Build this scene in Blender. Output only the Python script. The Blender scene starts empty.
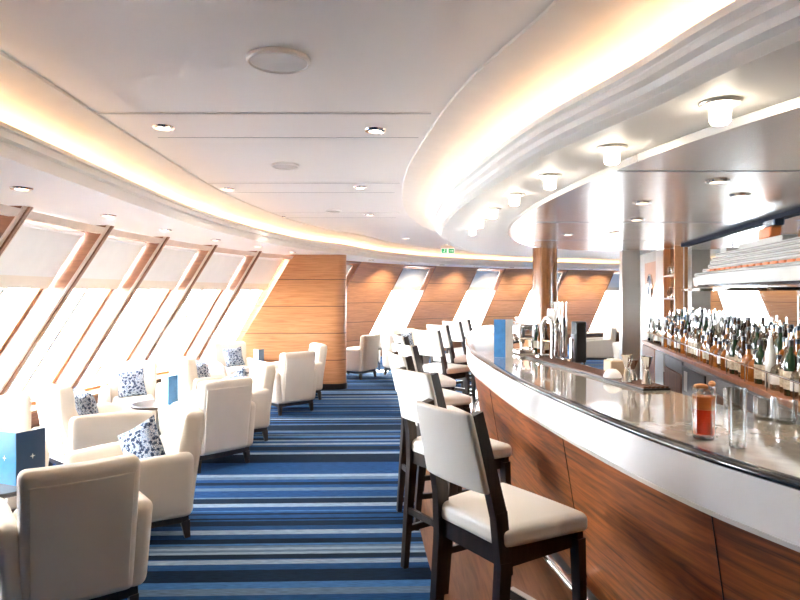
import bpy, math, random
from math import sin, cos, pi, radians as R, atan2, sqrt, hypot
from mathutils import Vector, Matrix
random.seed(7)
S = bpy.context.scene
COL = S.collection

# ---------------------------------------------------------------- camera, sky, exposure
cd = bpy.data.cameras.new('camera'); cam = bpy.data.objects.new('camera', cd); COL.objects.link(cam)
cam.location = (0, 0, 1.6); cam.rotation_euler = (R(90), 0, 0)
cd.lens = 28; cd.sensor_width = 36; cd.shift_y = -0.010; cd.clip_start = .05; cd.clip_end = 200
S.camera = cam
w = bpy.data.worlds.new('sky'); S.world = w; w.use_nodes = True
bg = w.node_tree.nodes['Background']; bg.inputs[0].default_value = (0.93, 0.97, 1.0, 1); bg.inputs[1].default_value = 10.0
S.view_settings.view_transform = 'Standard'; S.view_settings.look = 'None'
S.cycles.diffuse_bounces = 8; S.cycles.max_bounces = 16
S.view_settings.exposure = 2.9; S.view_settings.gamma = 1; S.view_settings.use_curve_mapping = False

# ---------------------------------------------------------------- materials
def new_mat(name):
    m = bpy.data.materials.new(name); m.use_nodes = True
    nt = m.node_tree; b = nt.nodes['Principled BSDF']
    return m, nt, b
def N(nt, t, **kw):
    n = nt.nodes.new(t)
    for k, v in kw.items(): setattr(n, k, v)
    return n
def math_node(nt, op, a, b=None):
    n = N(nt, 'ShaderNodeMath', operation=op)
    for i, v in enumerate((a, b)):
        if v is None: continue
        if isinstance(v, (int, float)): n.inputs[i].default_value = v
        else: nt.links.new(v, n.inputs[i])
    return n.outputs[0]
def ramp(nt, fac, stops, interp='LINEAR'):
    r = N(nt, 'ShaderNodeValToRGB'); r.color_ramp.interpolation = interp
    e = r.color_ramp.elements
    while len(e) < len(stops): e.new(0.5)
    for el, (p, c) in zip(e, stops): el.position = p; el.color = (*c, 1)
    nt.links.new(fac, r.inputs[0]); return r.outputs[0]
def coords(nt, kind, scale):
    tc = N(nt, 'ShaderNodeTexCoord'); mp = N(nt, 'ShaderNodeMapping'); mp.inputs['Scale'].default_value = scale
    nt.links.new(tc.outputs[kind], mp.inputs[0]); return mp.outputs[0], tc.outputs[kind]
def plain(name, col, rough=.5, metal=0, vary=.06, scale=8, bump=0, spec=.5, coat=0, sheen=0):
    m, nt, b = new_mat(name)
    v, _ = coords(nt, 'Object', (1, 1, 1))
    nz = N(nt, 'ShaderNodeTexNoise'); nz.inputs['Scale'].default_value = scale; nz.inputs['Detail'].default_value = 4
    nt.links.new(v, nz.inputs['Vector'])
    lo = tuple(c * (1 - vary) for c in col); hi = tuple(min(1, c * (1 + vary)) for c in col)
    nt.links.new(ramp(nt, nz.outputs[0], [(.3, lo), (.7, hi)]), b.inputs['Base Color'])
    b.inputs['Roughness'].default_value = rough; b.inputs['Metallic'].default_value = metal
    b.inputs['Specular IOR Level'].default_value = spec; b.inputs['Coat Weight'].default_value = coat
    b.inputs['Coat Roughness'].default_value = .08
    b.inputs['Sheen Weight'].default_value = sheen
    if bump:
        n2 = N(nt, 'ShaderNodeTexNoise'); n2.inputs['Scale'].default_value = 260; nt.links.new(v, n2.inputs['Vector'])
        bp = N(nt, 'ShaderNodeBump'); bp.inputs['Strength'].default_value = bump; bp.inputs['Distance'].default_value = .002
        nt.links.new(n2.outputs[0], bp.inputs['Height']); nt.links.new(bp.outputs[0], b.inputs['Normal'])
    return m
def wood(name, dark, light, grain=(1.2, 1.2, 22), rough=.35, joint=0, off=0, coat=.3, vjoint=0):
    m, nt, b = new_mat(name)
    v, raw = coords(nt, 'Object', grain)
    nz = N(nt, 'ShaderNodeTexNoise'); nz.inputs['Scale'].default_value = 2.2; nz.inputs['Detail'].default_value = 8; nz.inputs['Distortion'].default_value = .7
    nt.links.new(v, nz.inputs['Vector'])
    c = ramp(nt, nz.outputs[0], [(.3, dark), (.5, tuple((a + q) / 2 for a, q in zip(dark, light))), (.72, light)])
    if joint:
        sx = N(nt, 'ShaderNodeSeparateXYZ'); nt.links.new(raw, sx.inputs[0])
        f = math_node(nt, 'FRACT', math_node(nt, 'DIVIDE', math_node(nt, 'ADD', sx.outputs[2], -off + 10 * joint), joint))
        g = math_node(nt, 'LESS_THAN', f, .011 / joint)
        mx = N(nt, 'ShaderNodeMix', data_type='RGBA'); nt.links.new(g, mx.inputs[0])
        nt.links.new(c, mx.inputs[6]); mx.inputs[7].default_value = (*[q * .25 for q in dark], 1); c = mx.outputs[2]
    nt.links.new(c, b.inputs['Base Color']); b.inputs['Roughness'].default_value = rough
    b.inputs['Coat Weight'].default_value = coat; b.inputs['Coat Roughness'].default_value = .12
    return m
def emit(name, col, strength):
    m, nt, b = new_mat(name); b.inputs['Base Color'].default_value = (*col, 1)
    b.inputs['Emission Color'].default_value = (*col, 1); b.inputs['Emission Strength'].default_value = strength; return m
def clear(name, tint=(1, 1, 1), rough=.02, amount=.12):
    m, nt, b = new_mat(name); nt.nodes.remove(b)
    out = nt.nodes['Material Output']
    t = N(nt, 'ShaderNodeBsdfTransparent'); t.inputs[0].default_value = (*tint, 1)
    g = N(nt, 'ShaderNodeBsdfGlossy'); g.inputs['Roughness'].default_value = rough
    lw = N(nt, 'ShaderNodeLayerWeight'); lw.inputs[0].default_value = .35
    f = math_node(nt, 'ADD', math_node(nt, 'MULTIPLY', lw.outputs[0], .55), amount * .5)
    mx = N(nt, 'ShaderNodeMixShader'); nt.links.new(f, mx.inputs[0]); nt.links.new(t.outputs[0], mx.inputs[1]); nt.links.new(g.outputs[0], mx.inputs[2])
    nt.links.new(mx.outputs[0], out.inputs[0]); return m

def carpet_mat():
    m, nt, b = new_mat('striped_carpet')
    tc = N(nt, 'ShaderNodeTexCoord'); sx = N(nt, 'ShaderNodeSeparateXYZ'); nt.links.new(tc.outputs['Object'], sx.inputs[0])
    v = math_node(nt, 'ADD', sx.outputs[1], math_node(nt, 'MULTIPLY', sx.outputs[0], -.03))
    def layer(width, stops, seed):
        cell = math_node(nt, 'FLOOR', math_node(nt, 'DIVIDE', math_node(nt, 'ADD', v, seed), width))
        wn = N(nt, 'ShaderNodeTexWhiteNoise', noise_dimensions='1D'); nt.links.new(cell, wn.inputs['W'])
        return ramp(nt, wn.outputs[0], stops, 'CONSTANT')
    navy, blue, mid, pale, grey = (.006, .018, .045), (.014, .062, .19), (.045, .15, .36), (.24, .34, .46), (.10, .17, .27)
    a = layer(.075, [(0, navy), (.28, blue), (.55, mid), (.68, navy), (.80, grey), (.88, pale)], 50.03)
    c = layer(.032, [(0, blue), (.3, navy), (.55, mid), (.74, grey), (.86, pale)], 80.0)
    sel = layer(.21, [(0, (0, 0, 0)), (.55, (1, 1, 1))], 20.0)
    mx = N(nt, 'ShaderNodeMix', data_type='RGBA'); nt.links.new(sel, mx.inputs[0]); nt.links.new(a, mx.inputs[6]); nt.links.new(c, mx.inputs[7])
    mp = N(nt, 'ShaderNodeMapping'); mp.inputs['Scale'].default_value = (14, 160, 14); nt.links.new(tc.outputs['Object'], mp.inputs[0])
    nz = N(nt, 'ShaderNodeTexNoise'); nz.inputs['Scale'].default_value = 1; nz.inputs['Detail'].default_value = 3; nt.links.new(mp.outputs[0], nz.inputs['Vector'])
    k = ramp(nt, nz.outputs[0], [(.3, (.6, .6, .6)), (.7, (1.25, 1.25, 1.25))])
    mu = N(nt, 'ShaderNodeMix', data_type='RGBA', blend_type='MULTIPLY'); mu.inputs[0].default_value = 1
    nt.links.new(mx.outputs[2], mu.inputs[6]); nt.links.new(k, mu.inputs[7]); nt.links.new(mu.outputs[2], b.inputs['Base Color'])
    b.inputs['Roughness'].default_value = .95; b.inputs['Specular IOR Level'].default_value = .1
    return m
def pattern_mat():
    m, nt, b = new_mat('blue_patterned_fabric')
    v, _ = coords(nt, 'Object', (1, 1, 1))
    vo = N(nt, 'ShaderNodeTexVoronoi'); vo.inputs['Scale'].default_value = 34; nt.links.new(v, vo.inputs['Vector'])
    nz = N(nt, 'ShaderNodeTexNoise'); nz.inputs['Scale'].default_value = 48; nz.inputs['Distortion'].default_value = 2.5; nt.links.new(v, nz.inputs['Vector'])
    f = math_node(nt, 'ADD', math_node(nt, 'MULTIPLY', vo.outputs[0], .5), math_node(nt, 'MULTIPLY', nz.outputs[0], .6))
    nt.links.new(ramp(nt, f, [(0, (.012, .025, .06)), (.46, (.03, .06, .13)), (.54, (.55, .57, .6)), (.60, (.10, .17, .30)), (.66, (.40, .45, .5)), (.72, (.03, .06, .14))], 'CONSTANT'), b.inputs['Base Color'])
    b.inputs['Roughness'].default_value = .85; return m

MT = {}
MT['ceil'] = plain('white_painted_ceiling', (.86, .845, .82), .55, vary=.015, scale=1.5)
MT['cove'] = plain('cove_plaster', (.82, .79, .74), .7, vary=.02)
MT['carpet'] = carpet_mat()
MT['parquet'] = wood('floor_planks', (.15, .06, .022), (.34, .15, .065), grain=(14, 1.1, 2), rough=.3)
MT['panel'] = wood('honey_wood_panel', (.46, .19, .072), (.66, .32, .14), joint=.44, off=1.36)
MT['mull'] = wood('brown_wood_trim', (.17, .065, .03), (.30, .125, .058), grain=(18, 18, 1.2))
MT['reveal'] = wood('reveal_wood', (.22, .085, .04), (.36, .15, .07), grain=(2, 2, 14))
MT['paleframe'] = plain('pale_window_frame', (.70, .56, .46), .5)
MT['sillw'] = wood('sill_wood', (.5, .22, .08), (.75, .4, .18), grain=(2, 2, 2))
MT['lowwall'] = wood('low_wall_wood', (.2, .08, .035), (.36, .16, .075), grain=(1.5, 1.5, 26))
MT['barwood'] = wood('bar_front_wood', (.06, .015, .002), (.38, .105, .02), grain=(1.3, 1.3, 20), rough=.4, coat=.12)
MT['shelfwood'] = wood('shelf_wood', (.28, .1, .035), (.45, .18, .065), grain=(12, 1, 2), rough=.3)
MT['cabwood'] = wood('cabinet_wood', (.06, .02, .008), (.15, .052, .02), grain=(16, 16, 1.2), rough=.55, coat=0)
MT['doorwood'] = wood('door_wood', (.40, .16, .06), (.56, .25, .1), grain=(16, 16, 1.2))
MT['colwood'] = wood('column_wood', (.22, .075, .022), (.44, .17, .055), grain=(14, 14, 1), rough=.25, coat=.5)
MT['dark'] = wood('dark_stained_wood', (.014, .009, .007), (.035, .021, .016), grain=(20, 20, 1.5), rough=.3, coat=.2)
MT['leather'] = plain('ivory_leather', (.80, .765, .71), .42, vary=.03, scale=5, bump=.05)
MT['fabric'] = plain('cream_upholstery', (.70, .625, .53), .8, vary=.03, scale=4, bump=.25, spec=.2, sheen=.2)
MT['white'] = plain('white_panel', (.88, .88, .89), .5, vary=.02)
def cloth(name, col, tr):
    m = plain(name, col, .8, vary=.02); nt = m.node_tree; b = nt.nodes['Principled BSDF']; out = nt.nodes['Material Output']
    t = N(nt, 'ShaderNodeBsdfTranslucent'); t.inputs[0].default_value = (*col, 1)
    mx = N(nt, 'ShaderNodeMixShader'); mx.inputs[0].default_value = tr
    nt.links.new(b.outputs[0], mx.inputs[1]); nt.links.new(t.outputs[0], mx.inputs[2]); nt.links.new(mx.outputs[0], out.inputs[0]); return m
MT['blindf'] = cloth('blind_cloth', (.80, .795, .78), .05)
MT['hem'] = cloth('blind_hem_cloth', (.78, .70, .60), .05)
MT['steel'] = plain('brushed_steel', (.62, .60, .57), .28, .45, vary=.05, scale=3)
MT['mirrorceil'] = plain('polished_metal_ceiling', (.84, .82, .79), .24, .72, vary=.08, scale=1.2)
MT['chrome'] = plain('chrome', (.82, .81, .8), .08, 1, vary=.02)
MT['mirror'] = plain('back_bar_mirror', (.62, .68, .68), .02, 1, vary=.02)
MT['black'] = plain('black_plastic', (.012, .012, .014), .3)
MT['grey'] = plain('grey_metal', (.22, .22, .23), .35, .6)
MT['counter'] = plain('polished_stone_counter', (.54, .50, .44), .05, vary=.15, scale=14, spec=1.0, coat=1.0)
MT['navy'] = plain('dark_blue_edge', (.012, .02, .034), .15, coat=.5)
MT['blue'] = plain('blue_menu_cover', (.045, .19, .42), .35, vary=.15, scale=20)
MT['cyan'] = plain('bright_blue_menu_cover', (.01, .24, .46), .35, vary=.1, scale=20)
MT['navycard'] = plain('navy_menu_cover', (.012, .045, .11), .35, vary=.15)
MT['card'] = plain('white_card', (.8, .79, .77), .5)
MT['pattern'] = pattern_mat()
MT['glow'] = emit('cove_light', (1.0, .64, .34), 2.3)
MT['lampglow'] = emit('lamp_glow', (1.0, .87, .68), 4)
MT['spotglow'] = emit('spot_glow', (1.0, .85, .62), 1.2)
MT['pane'] = clear('window_glass', (.97, .985, 1.0), .01, .05)
MT['glass'] = clear('clear_glass', (.985, .99, .985), .03, .12)
MT['bottleclear'] = clear('clear_bottle_glass', (.88, .86, .80), .05, .16)
MT['amber'] = plain('amber_spirit_bottle', (.30, .10, .02), .08, vary=.4, scale=12, coat=.6)
MT['green'] = plain('green_bottle', (.015, .04, .02), .08, coat=.6)
MT['brown'] = plain('brown_bottle', (.045, .018, .008), .08, coat=.6)
MT['palewhite'] = plain('frosted_white_bottle', (.62, .64, .63), .2, coat=.4)
MT['bluebottle'] = plain('blue_bottle', (.03, .12, .35), .1, coat=.6)
MT['paper'] = plain('cream_paper_label', (.5, .43, .32), .7, vary=.25, scale=60)
MT['redcap'] = plain('red_cap', (.4, .05, .03), .35)
MT['orange'] = plain('orange_funnel', (.75, .2, .05), .4)
MT['drink'] = cloth('orange_red_drink', (1.0, .18, .035), .5)
MT['froth'] = cloth('orange_drink_top', (1.0, .58, .26), .5)
MT['ice'] = clear('ice', (.96, .93, .9), .12, .3)
MT['peel'] = plain('orange_peel', (.85, .42, .18), .6)
MT['shipwhite'] = plain('model_white_paint', (.44, .43, .39), .4)
MT['shipdeck'] = plain('model_window_band', (.14, .13, .11), .4)
MT['shiphull'] = plain('model_dark_hull', (.03, .045, .07), .15, coat=.4)
MT['mattenavy'] = plain('matte_dark_strip', (.012, .016, .03), .7, spec=.1)
MT['exitgreen'] = emit('exit_green', (.02, .35, .12), .10)
MT['exitwhite'] = emit('exit_white', (.85, .9, .85), .10)
MT['beige'] = plain('beige_box', (.62, .46, .33), .6)
MT['tile'] = plain('grey_bar_floor', (.12, .13, .15), .4)
MT['outer'] = plain('service_wall_paint', (.5, .47, .43), .7)
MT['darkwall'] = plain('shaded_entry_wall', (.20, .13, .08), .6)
MT['grille'] = plain('vent_grille', (.35, .36, .37), .5)
MT['discw'] = plain('speaker_grille_cloth', (.66, .645, .615), .7)

# ---------------------------------------------------------------- mesh builder
class MB:
    def __init__(s): s.v = []; s.f = []
    def add(s, vs, fs):
        o = len(s.v); s.v += [tuple(p) for p in vs]; s.f += [tuple(i + o for i in f) for f in fs]; return s
    def box(s, x0, x1, y0, y1, z0, z1, fn=None):
        vs = [(x, y, z) for z in (z0, z1) for y in (y0, y1) for x in (x0, x1)]
        if fn: vs = [fn(*p) for p in vs]
        return s.add(vs, [(0, 2, 3, 1), (4, 5, 7, 6), (0, 1, 5, 4), (2, 6, 7, 3), (0, 4, 6, 2), (1, 3, 7, 5)])
    def soft(s, x0, x1, y0, y1, z0, z1, r=.03, cuts=6, fn=None, seg=3):
        dims = ((x0, x1), (y0, y1), (z0, z1)); g = []
        for a, b in dims:
            rr = min(r, (b - a) / 2 * .999); l = [a + rr * i / seg for i in range(seg)]
            l += [a + rr + (b - a - 2 * rr) * i / cuts for i in range(cuts + 1)] + [b - rr + rr * (i + 1) / seg for i in range(seg)]
            g.append(l)
        idx = {}; vs = []
        def V(i, j, k):
            if (i, j, k) in idx: return idx[(i, j, k)]
            p = [g[0][i], g[1][j], g[2][k]]; inn = [min(max(c, a + min(r, (b - a) / 2)), b - min(r, (b - a) / 2)) for c, (a, b) in zip(p, dims)]
            d = Vector(p) - Vector(inn)
            if d.length > 1e-9:
                m = max(abs(c) for c in d); q = Vector(inn) + d.normalized() * m
            else: q = Vector(p)
            q = tuple(q)
            if fn: q = tuple(fn(*q))
            idx[(i, j, k)] = len(vs); vs.append(q); return idx[(i, j, k)]
        n = [len(l) - 1 for l in g]; fs = []
        for i in range(n[0]):
            for j in range(n[1]):
                fs.append((V(i, j, 0), V(i, j + 1, 0), V(i + 1, j + 1, 0), V(i + 1, j, 0)))
                fs.append((V(i, j, n[2]), V(i + 1, j, n[2]), V(i + 1, j + 1, n[2]), V(i, j + 1, n[2])))
        for i in range(n[0]):
            for k in range(n[2]):
                fs.append((V(i, 0, k), V(i + 1, 0, k), V(i + 1, 0, k + 1), V(i, 0, k + 1)))
                fs.append((V(i, n[1], k), V(i, n[1], k + 1), V(i + 1, n[1], k + 1), V(i + 1, n[1], k)))
        for j in range(n[1]):
            for k in range(n[2]):
                fs.append((V(0, j, k), V(0, j, k + 1), V(0, j + 1, k + 1), V(0, j + 1, k)))
                fs.append((V(n[0], j, k), V(n[0], j + 1, k), V(n[0], j + 1, k + 1), V(n[0], j, k + 1)))
        return s.add(vs, fs)
    def lathe(s, prof, c=(0, 0, 0), n=24, cap=True):
        vs = []; fs = []
        for r, z in prof:
            for i in range(n): vs.append((c[0] + r * cos(2 * pi * i / n), c[1] + r * sin(2 * pi * i / n), c[2] + z))
        for j in range(len(prof) - 1):
            for i in range(n):
                a, b = j * n + i, j * n + (i + 1) % n; fs.append((a, b, b + n, a + n))
        if cap:
            fs.append(tuple(range(n - 1, -1, -1))); fs.append(tuple(range((len(prof) - 1) * n, len(prof) * n)))
        return s.add(vs, fs)
    def tube(s, pts, r, n=8, closed=False):
        pts = [Vector(p) for p in pts]; vs = []; fs = []; up = Vector((0, 0, 1)); m = len(pts)
        rr = r if isinstance(r, (list, tuple)) else [r] * m
        prev = None
        for i, p in enumerate(pts):
            t = (pts[min(i + 1, m - 1)] - pts[max(i - 1, 0)]).normalized()
            if prev is None: a = t.cross(up if abs(t.z) < .9 else Vector((1, 0, 0))).normalized()
            else: a = (prev - t * prev.dot(t)).normalized()
            prev = a; b = t.cross(a)
            for k in range(n):
                q = p + (a * cos(2 * pi * k / n) + b * sin(2 * pi * k / n)) * rr[i]; vs.append(tuple(q))
        for i in range(m - 1):
            for k in range(n):
                a0, b0 = i * n + k, i * n + (k + 1) % n; fs.append((a0, a0 + n, b0 + n, b0))
        fs.append(tuple(range(n))); fs.append(tuple(range((m - 1) * n + n - 1, (m - 1) * n - 1, -1)))
        return s.add(vs, fs)
    def prism(s, poly, z0, z1):
        n = len(poly); vs = [(x, y, z0) for x, y in poly] + [(x, y, z1) for x, y in poly]
        fs = [tuple(range(n - 1, -1, -1)), tuple(range(n, 2 * n))] + [(i, (i + 1) % n, (i + 1) % n + n, i + n) for i in range(n)]
        return s.add(vs, fs)
    def bar(s, p0, p1, w0, d0, w1=None, d1=None, side=Vector((0, 1, 0))):
        p0, p1 = Vector(p0), Vector(p1); w1 = w1 or w0; d1 = d1 or d0
        t = (p1 - p0).normalized(); a = (side - t * side.dot(t)).normalized(); b = t.cross(a)
        vs = []
        for p, ww, dd in ((p0, w0, d0), (p1, w1, d1)):
            for x, y in ((-1, -1), (1, -1), (1, 1), (-1, 1)): vs.append(p + a * x * ww / 2 + b * y * dd / 2)
        return s.add(vs, [(3, 2, 1, 0), (4, 5, 6, 7)] + [(i, (i + 1) % 4, (i + 1) % 4 + 4, i + 4) for i in range(4)])
    def sweep(s, path, prof, closed_prof=True):
        """path: list of ((x,y),(nx,ny)); prof: list of (u,z), u along n"""
        m = len(prof); vs = []; fs = []
        for (x, y), (nx, ny) in path:
            for u, z in prof: vs.append((x + nx * u, y + ny * u, z))
        for i in range(len(path) - 1):
            for k in range(m if closed_prof else m - 1):
                a, b = i * m + k, i * m + (k + 1) % m; fs.append((a, b, b + m, a + m))
        if closed_prof:
            fs.append(tuple(range(m - 1, -1, -1))); fs.append(tuple(range((len(path) - 1) * m, len(path) * m)))
        return s.add(vs, fs)
    def build(s, name, mat, parent=None, ang=38):
        me = bpy.data.meshes.new(name); me.from_pydata(s.v, [], s.f); me.validate()
        import bmesh
        b = bmesh.new(); b.from_mesh(me); bmesh.ops.recalc_face_normals(b, faces=b.faces); b.to_mesh(me); b.free()
        me.shade_smooth()
        if ang < 170: me.set_sharp_from_angle(angle=R(ang))
        me.materials.append(MT[mat] if isinstance(mat, str) else mat)
        o = bpy.data.objects.new(name, me); COL.objects.link(o)
        if parent is not None: o.parent = parent
        return o
def tag(o, label=None, cat=None, group=None, kind=None):
    if label: o['label'] = label
    if cat: o['category'] = cat
    if group: o['group'] = group
    if kind: o['kind'] = kind
    return o
def thing(name, label, cat, loc=(0, 0, 0), rz=0, group=None):
    o = bpy.data.objects.new(name, None); o.empty_display_size = .1; COL.objects.link(o)
    o.location = loc; o.rotation_euler = (0, 0, rz); return tag(o, label, cat, group)
def struct(mb, name, mat, ang=38):
    return tag(mb.build(name, mat, None, ang), kind='structure')
def copy_tree(o, parent=None):
    c = o.copy(); COL.objects.link(c)
    if parent is not None: c.parent = parent
    for ch in [x for x in o.children]: copy_tree(ch, c)
    return c
def place(src, loc, rz, label, used=[]):
    key = src.name
    if key not in used: used.append(key); o = src
    else: o = copy_tree(src)
    o.location = loc; o.rotation_euler = (0, 0, rz); o['label'] = label
    return o

# ---------------------------------------------------------------- curves
def catmull(pts, n=8):
    out = []; P = [Vector((*p, 0)) for p in pts]; P = [2 * P[0] - P[1]] + P + [2 * P[-1] - P[-2]]
    for i in range(1, len(P) - 2):
        p0, p1, p2, p3 = P[i - 1:i + 3]
        for k in range(n):
            t = k / n; q = .5 * (2 * p1 + (p2 - p0) * t + (2 * p0 - 5 * p1 + 4 * p2 - p3) * t * t + (3 * p1 - p0 - 3 * p2 + p3) * t ** 3)
            out.append((q.x, q.y))
    out.append((P[-2].x, P[-2].y)); return out
def smooth_path(pts, left=True, n=8, it=0):
    c = catmull(pts, n); out = []
    for i, p in enumerate(c):
        a, b = c[max(i - 1, 0)], c[min(i + 1, len(c) - 1)]
        tx, ty = b[0] - a[0], b[1] - a[1]; l = hypot(tx, ty); tx /= l; ty /= l
        out.append((p, (-ty, tx) if left else (ty, -tx)))
    return out

ZS, ZC, LEAN = 2.21, 2.52, .67            # soffit height, ceiling height, lean of the sloping windows
WPTS = [(-2.30, -3.0), (-2.42, -1), (-2.52, 1), (-2.60, 3), (-2.66, 4.46), (-2.67, 5.75), (-2.58, 6.9), (-2.40, 8.1), (-2.06, 9.4), (-1.60, 10.4),
        (-.98, 12.2), (.22, 14.0), (1.77, 15.45), (2.7, 16.1), (4.6, 17.1), (6.3, 17.8), (9.5, 18.8)]
WP = smooth_path(WPTS, True, 10)           # left normal points outward
_cum = [0]
for i in range(1, len(WP)): _cum.append(_cum[-1] + hypot(WP[i][0][0] - WP[i - 1][0][0], WP[i][0][1] - WP[i - 1][0][1]))
def wall_at(s):
    s = min(max(s, 0), _cum[-1] - 1e-6); i = 0
    while _cum[i + 1] < s: i += 1
    t = (s - _cum[i]) / (_cum[i + 1] - _cum[i]); (p, n), (q, m) = WP[i], WP[i + 1]
    nx, ny = n[0] + (m[0] - n[0]) * t, n[1] + (m[1] - n[1]) * t; l = hypot(nx, ny)
    return (p[0] + (q[0] - p[0]) * t, p[1] + (q[1] - p[1]) * t), (nx / l, ny / l)
def s_at_y(y):
    for i in range(len(WP) - 1):
        if WP[i][0][1] <= y <= WP[i + 1][0][1]:
            return _cum[i] + (_cum[i + 1] - _cum[i]) * (y - WP[i][0][1]) / (WP[i + 1][0][1] - WP[i][0][1])
def s_at_x(x):
    for i in range(len(WP) - 1, 0, -1):
        if WP[i - 1][0][0] <= x <= WP[i][0][0]:
            return _cum[i - 1] + (_cum[i] - _cum[i - 1]) * (x - WP[i - 1][0][0]) / (WP[i][0][0] - WP[i - 1][0][0])
def wp(s, z, u):
    (x, y), (nx, ny) = wall_at(s); d = LEAN * (ZS - z) + u
    return (x + nx * d, y + ny * d, z)
def wallpatch(mb, s0, s1, z0, z1, u0, u1, step=.15):
    n = max(1, int((s1 - s0) / step)); vs = []; fs = []
    for i in range(n + 1):
        s = s0 + (s1 - s0) * i / n
        vs += [wp(s, z0, u0), wp(s, z1, u0), wp(s, z1, u1), wp(s, z0, u1)]
    for i in range(n):
        for k in range(4): a, b = i * 4 + k, i * 4 + (k + 1) % 4; fs.append((a, b, b + 4, a + 4))
    fs.append((3, 2, 1, 0)); fs.append(tuple(n * 4 + k for k in range(4)))
    return mb.add(vs, fs)

# ---------------------------------------------------------------- floor, carpet, walls, ceiling
struct(MB().box(-6.5, 11, -3.2, 21.5, -.1, 0), 'floor', 'parquet')
BARPTS = [(2.0, -.2), (1.60, .5), (1.28, 1.1), (1.05, 1.64), (.915, 2.03), (.80, 2.6), (.675, 3.6), (.615, 4.64), (.60, 5.4), (.66, 6.3), (.85, 7.7), (1.15, 8.95), (1.50, 9.7), (2.05, 10.25)]
BP = smooth_path(BARPTS, False, 8)          # right normal points to the barman's side
off = .50
edge = [(p[0] - n[0] * off, p[1] - n[1] * off) for p, n in BP]
struct(MB().prism([(-6.4, -3.1)] + [(edge[0][0], -3.1)] + edge + [(10.5, edge[-1][1]), (10.5, 21), (-6.4, 21)], 0, .006), 'carpet', 'carpet')
lw = MB(); wallpatch(lw, 0, _cum[-1], 0, .33, 0, .12, .3); struct(lw, 'wall_left', 'lowwall')

mullY = [3.22, 4.46, 5.75, 6.9, 8.1, 9.3, 10.18]
SM = [s_at_y(y) for y in mullY]
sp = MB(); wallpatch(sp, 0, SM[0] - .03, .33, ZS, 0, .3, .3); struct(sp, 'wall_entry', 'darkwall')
for i, s in enumerate(SM[:-1]):
    t = MB(); wallpatch(t, s - .058, s + .058, .36, ZS, .012, .30); t = struct(t, 'trim_%d' % (i + 1), 'reveal')
    m = MB(); wallpatch(m, s - .060, s + .060, .36, ZS, -.004, .012); m.build('face_board', 'paleframe', t)
    m = MB(); wallpatch(m, s - .019, s + .019, .36, ZS, -.022, -.004); m.build('cover_strip', 'mull', t)
farwin = [(-1.30, -.78), (.10, .86), (1.95, 2.75), (3.72, 4.62), (6.1, 7.2)]
fs_ = [(s_at_x(a), s_at_x(b)) for a, b in farwin]
bays = [(SM[i] + .058, SM[i + 1] - .058) for i in range(len(SM) - 1)] + fs_
prev = SM[-1]
for i, (a, b) in enumerate(fs_ + [(_cum[-1], None)]):
    t = MB(); wallpatch(t, prev, a, .33, ZS, 0, .30); struct(t, 'wall_far' if i == 0 else 'wall_far_%d' % i, 'panel'); prev = b
blind_where = ['in the bay nearest the entry', 'in the second bay from the entry', 'in the bay above the nearest patterned cushion',
               'in the bay above the tall blue menu', 'in the second bay before the wood pier', 'in the last bay before the wood pier',
               'in the narrow window just past the wood pier', 'in the window behind the farthest bar stools', 'in the window left of the round wood column',
               'in the window hidden behind the round wood column', 'in the window beside the steel post']
for i, (a, b) in enumerate(bays):
    left = i < 6
    fr = MB(); e = .035
    for (p, q, z0, z1) in ((a, a + e, .36, ZS), (b - e, b, .36, ZS), (a + e, b - e, ZS - .06, ZS), (a + e, b - e, .36, .40)):
        wallpatch(fr, p, q, z0, z1, .22, .30)
    wroot = struct(fr, 'window_%d' % (i + 1), 'sillw' if left else 'reveal')
    m = MB(); wallpatch(m, a, b, ZS - .075, ZS - .022, .0, .06)
    if left: m.build('inner_frame', 'paleframe', wroot)
    else:
        m = MB(); wallpatch(m, a, a + .03, .40, ZS - .03, -.005, .22); wallpatch(m, b - .03, b, .40, ZS - .03, -.005, .22); wallpatch(m, a, b, ZS - .03, ZS, -.005, .22); m.build('inner_frame', 'reveal', wroot)
    m = MB(); wallpatch(m, a, b, .33, .365, -.04, .30); m.build('sill', 'sillw', wroot)
    m = MB(); wallpatch(m, a + e, b - e, .40, ZS - .06, .262, .268); m.build('pane', 'pane', wroot)
    if left:
        m = MB(); wallpatch(m, a + .62 * (b - a), a + .62 * (b - a) + .014, .4, ZS - .06, .25, .30); m.build('glazing_bar', 'sillw', wroot)
    bl = thing('roller_blind', 'white half lowered roller blind ' + blind_where[i], 'blind', wp((a + b) / 2, ZS - .07, .16), 0, 'roller blinds on the sloping windows')
    L = Vector(bl.location)
    def part(mb, nm, mt):
        o = mb.build(nm, mt, bl); o.data.transform(Matrix.Translation(-L)); return o
    g = .045
    m = MB(); wallpatch(m, a + .04, b - g, 1.735, ZS - .075, .150, .156); part(m, 'blind_fabric', 'blindf')
    m = MB(); wallpatch(m, a + .04, b - g - .0, 1.63, 1.735, .143, .160); part(m, 'hem_band', 'hem')
    m = MB().tube([wp(a + .03, ZS - .085, .155), wp(b - .05, ZS - .085, .155)], .022, 10); part(m, 'roller_tube', 'white')
    for f in ((.3, .52) if left else ()):
        s = a + (b - a) * f
        m = MB().tube([wp(s, 1.63, .2), wp(s, .42, .2)], .012, 6); part(m, 'guide_wire', 'grey')

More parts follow.
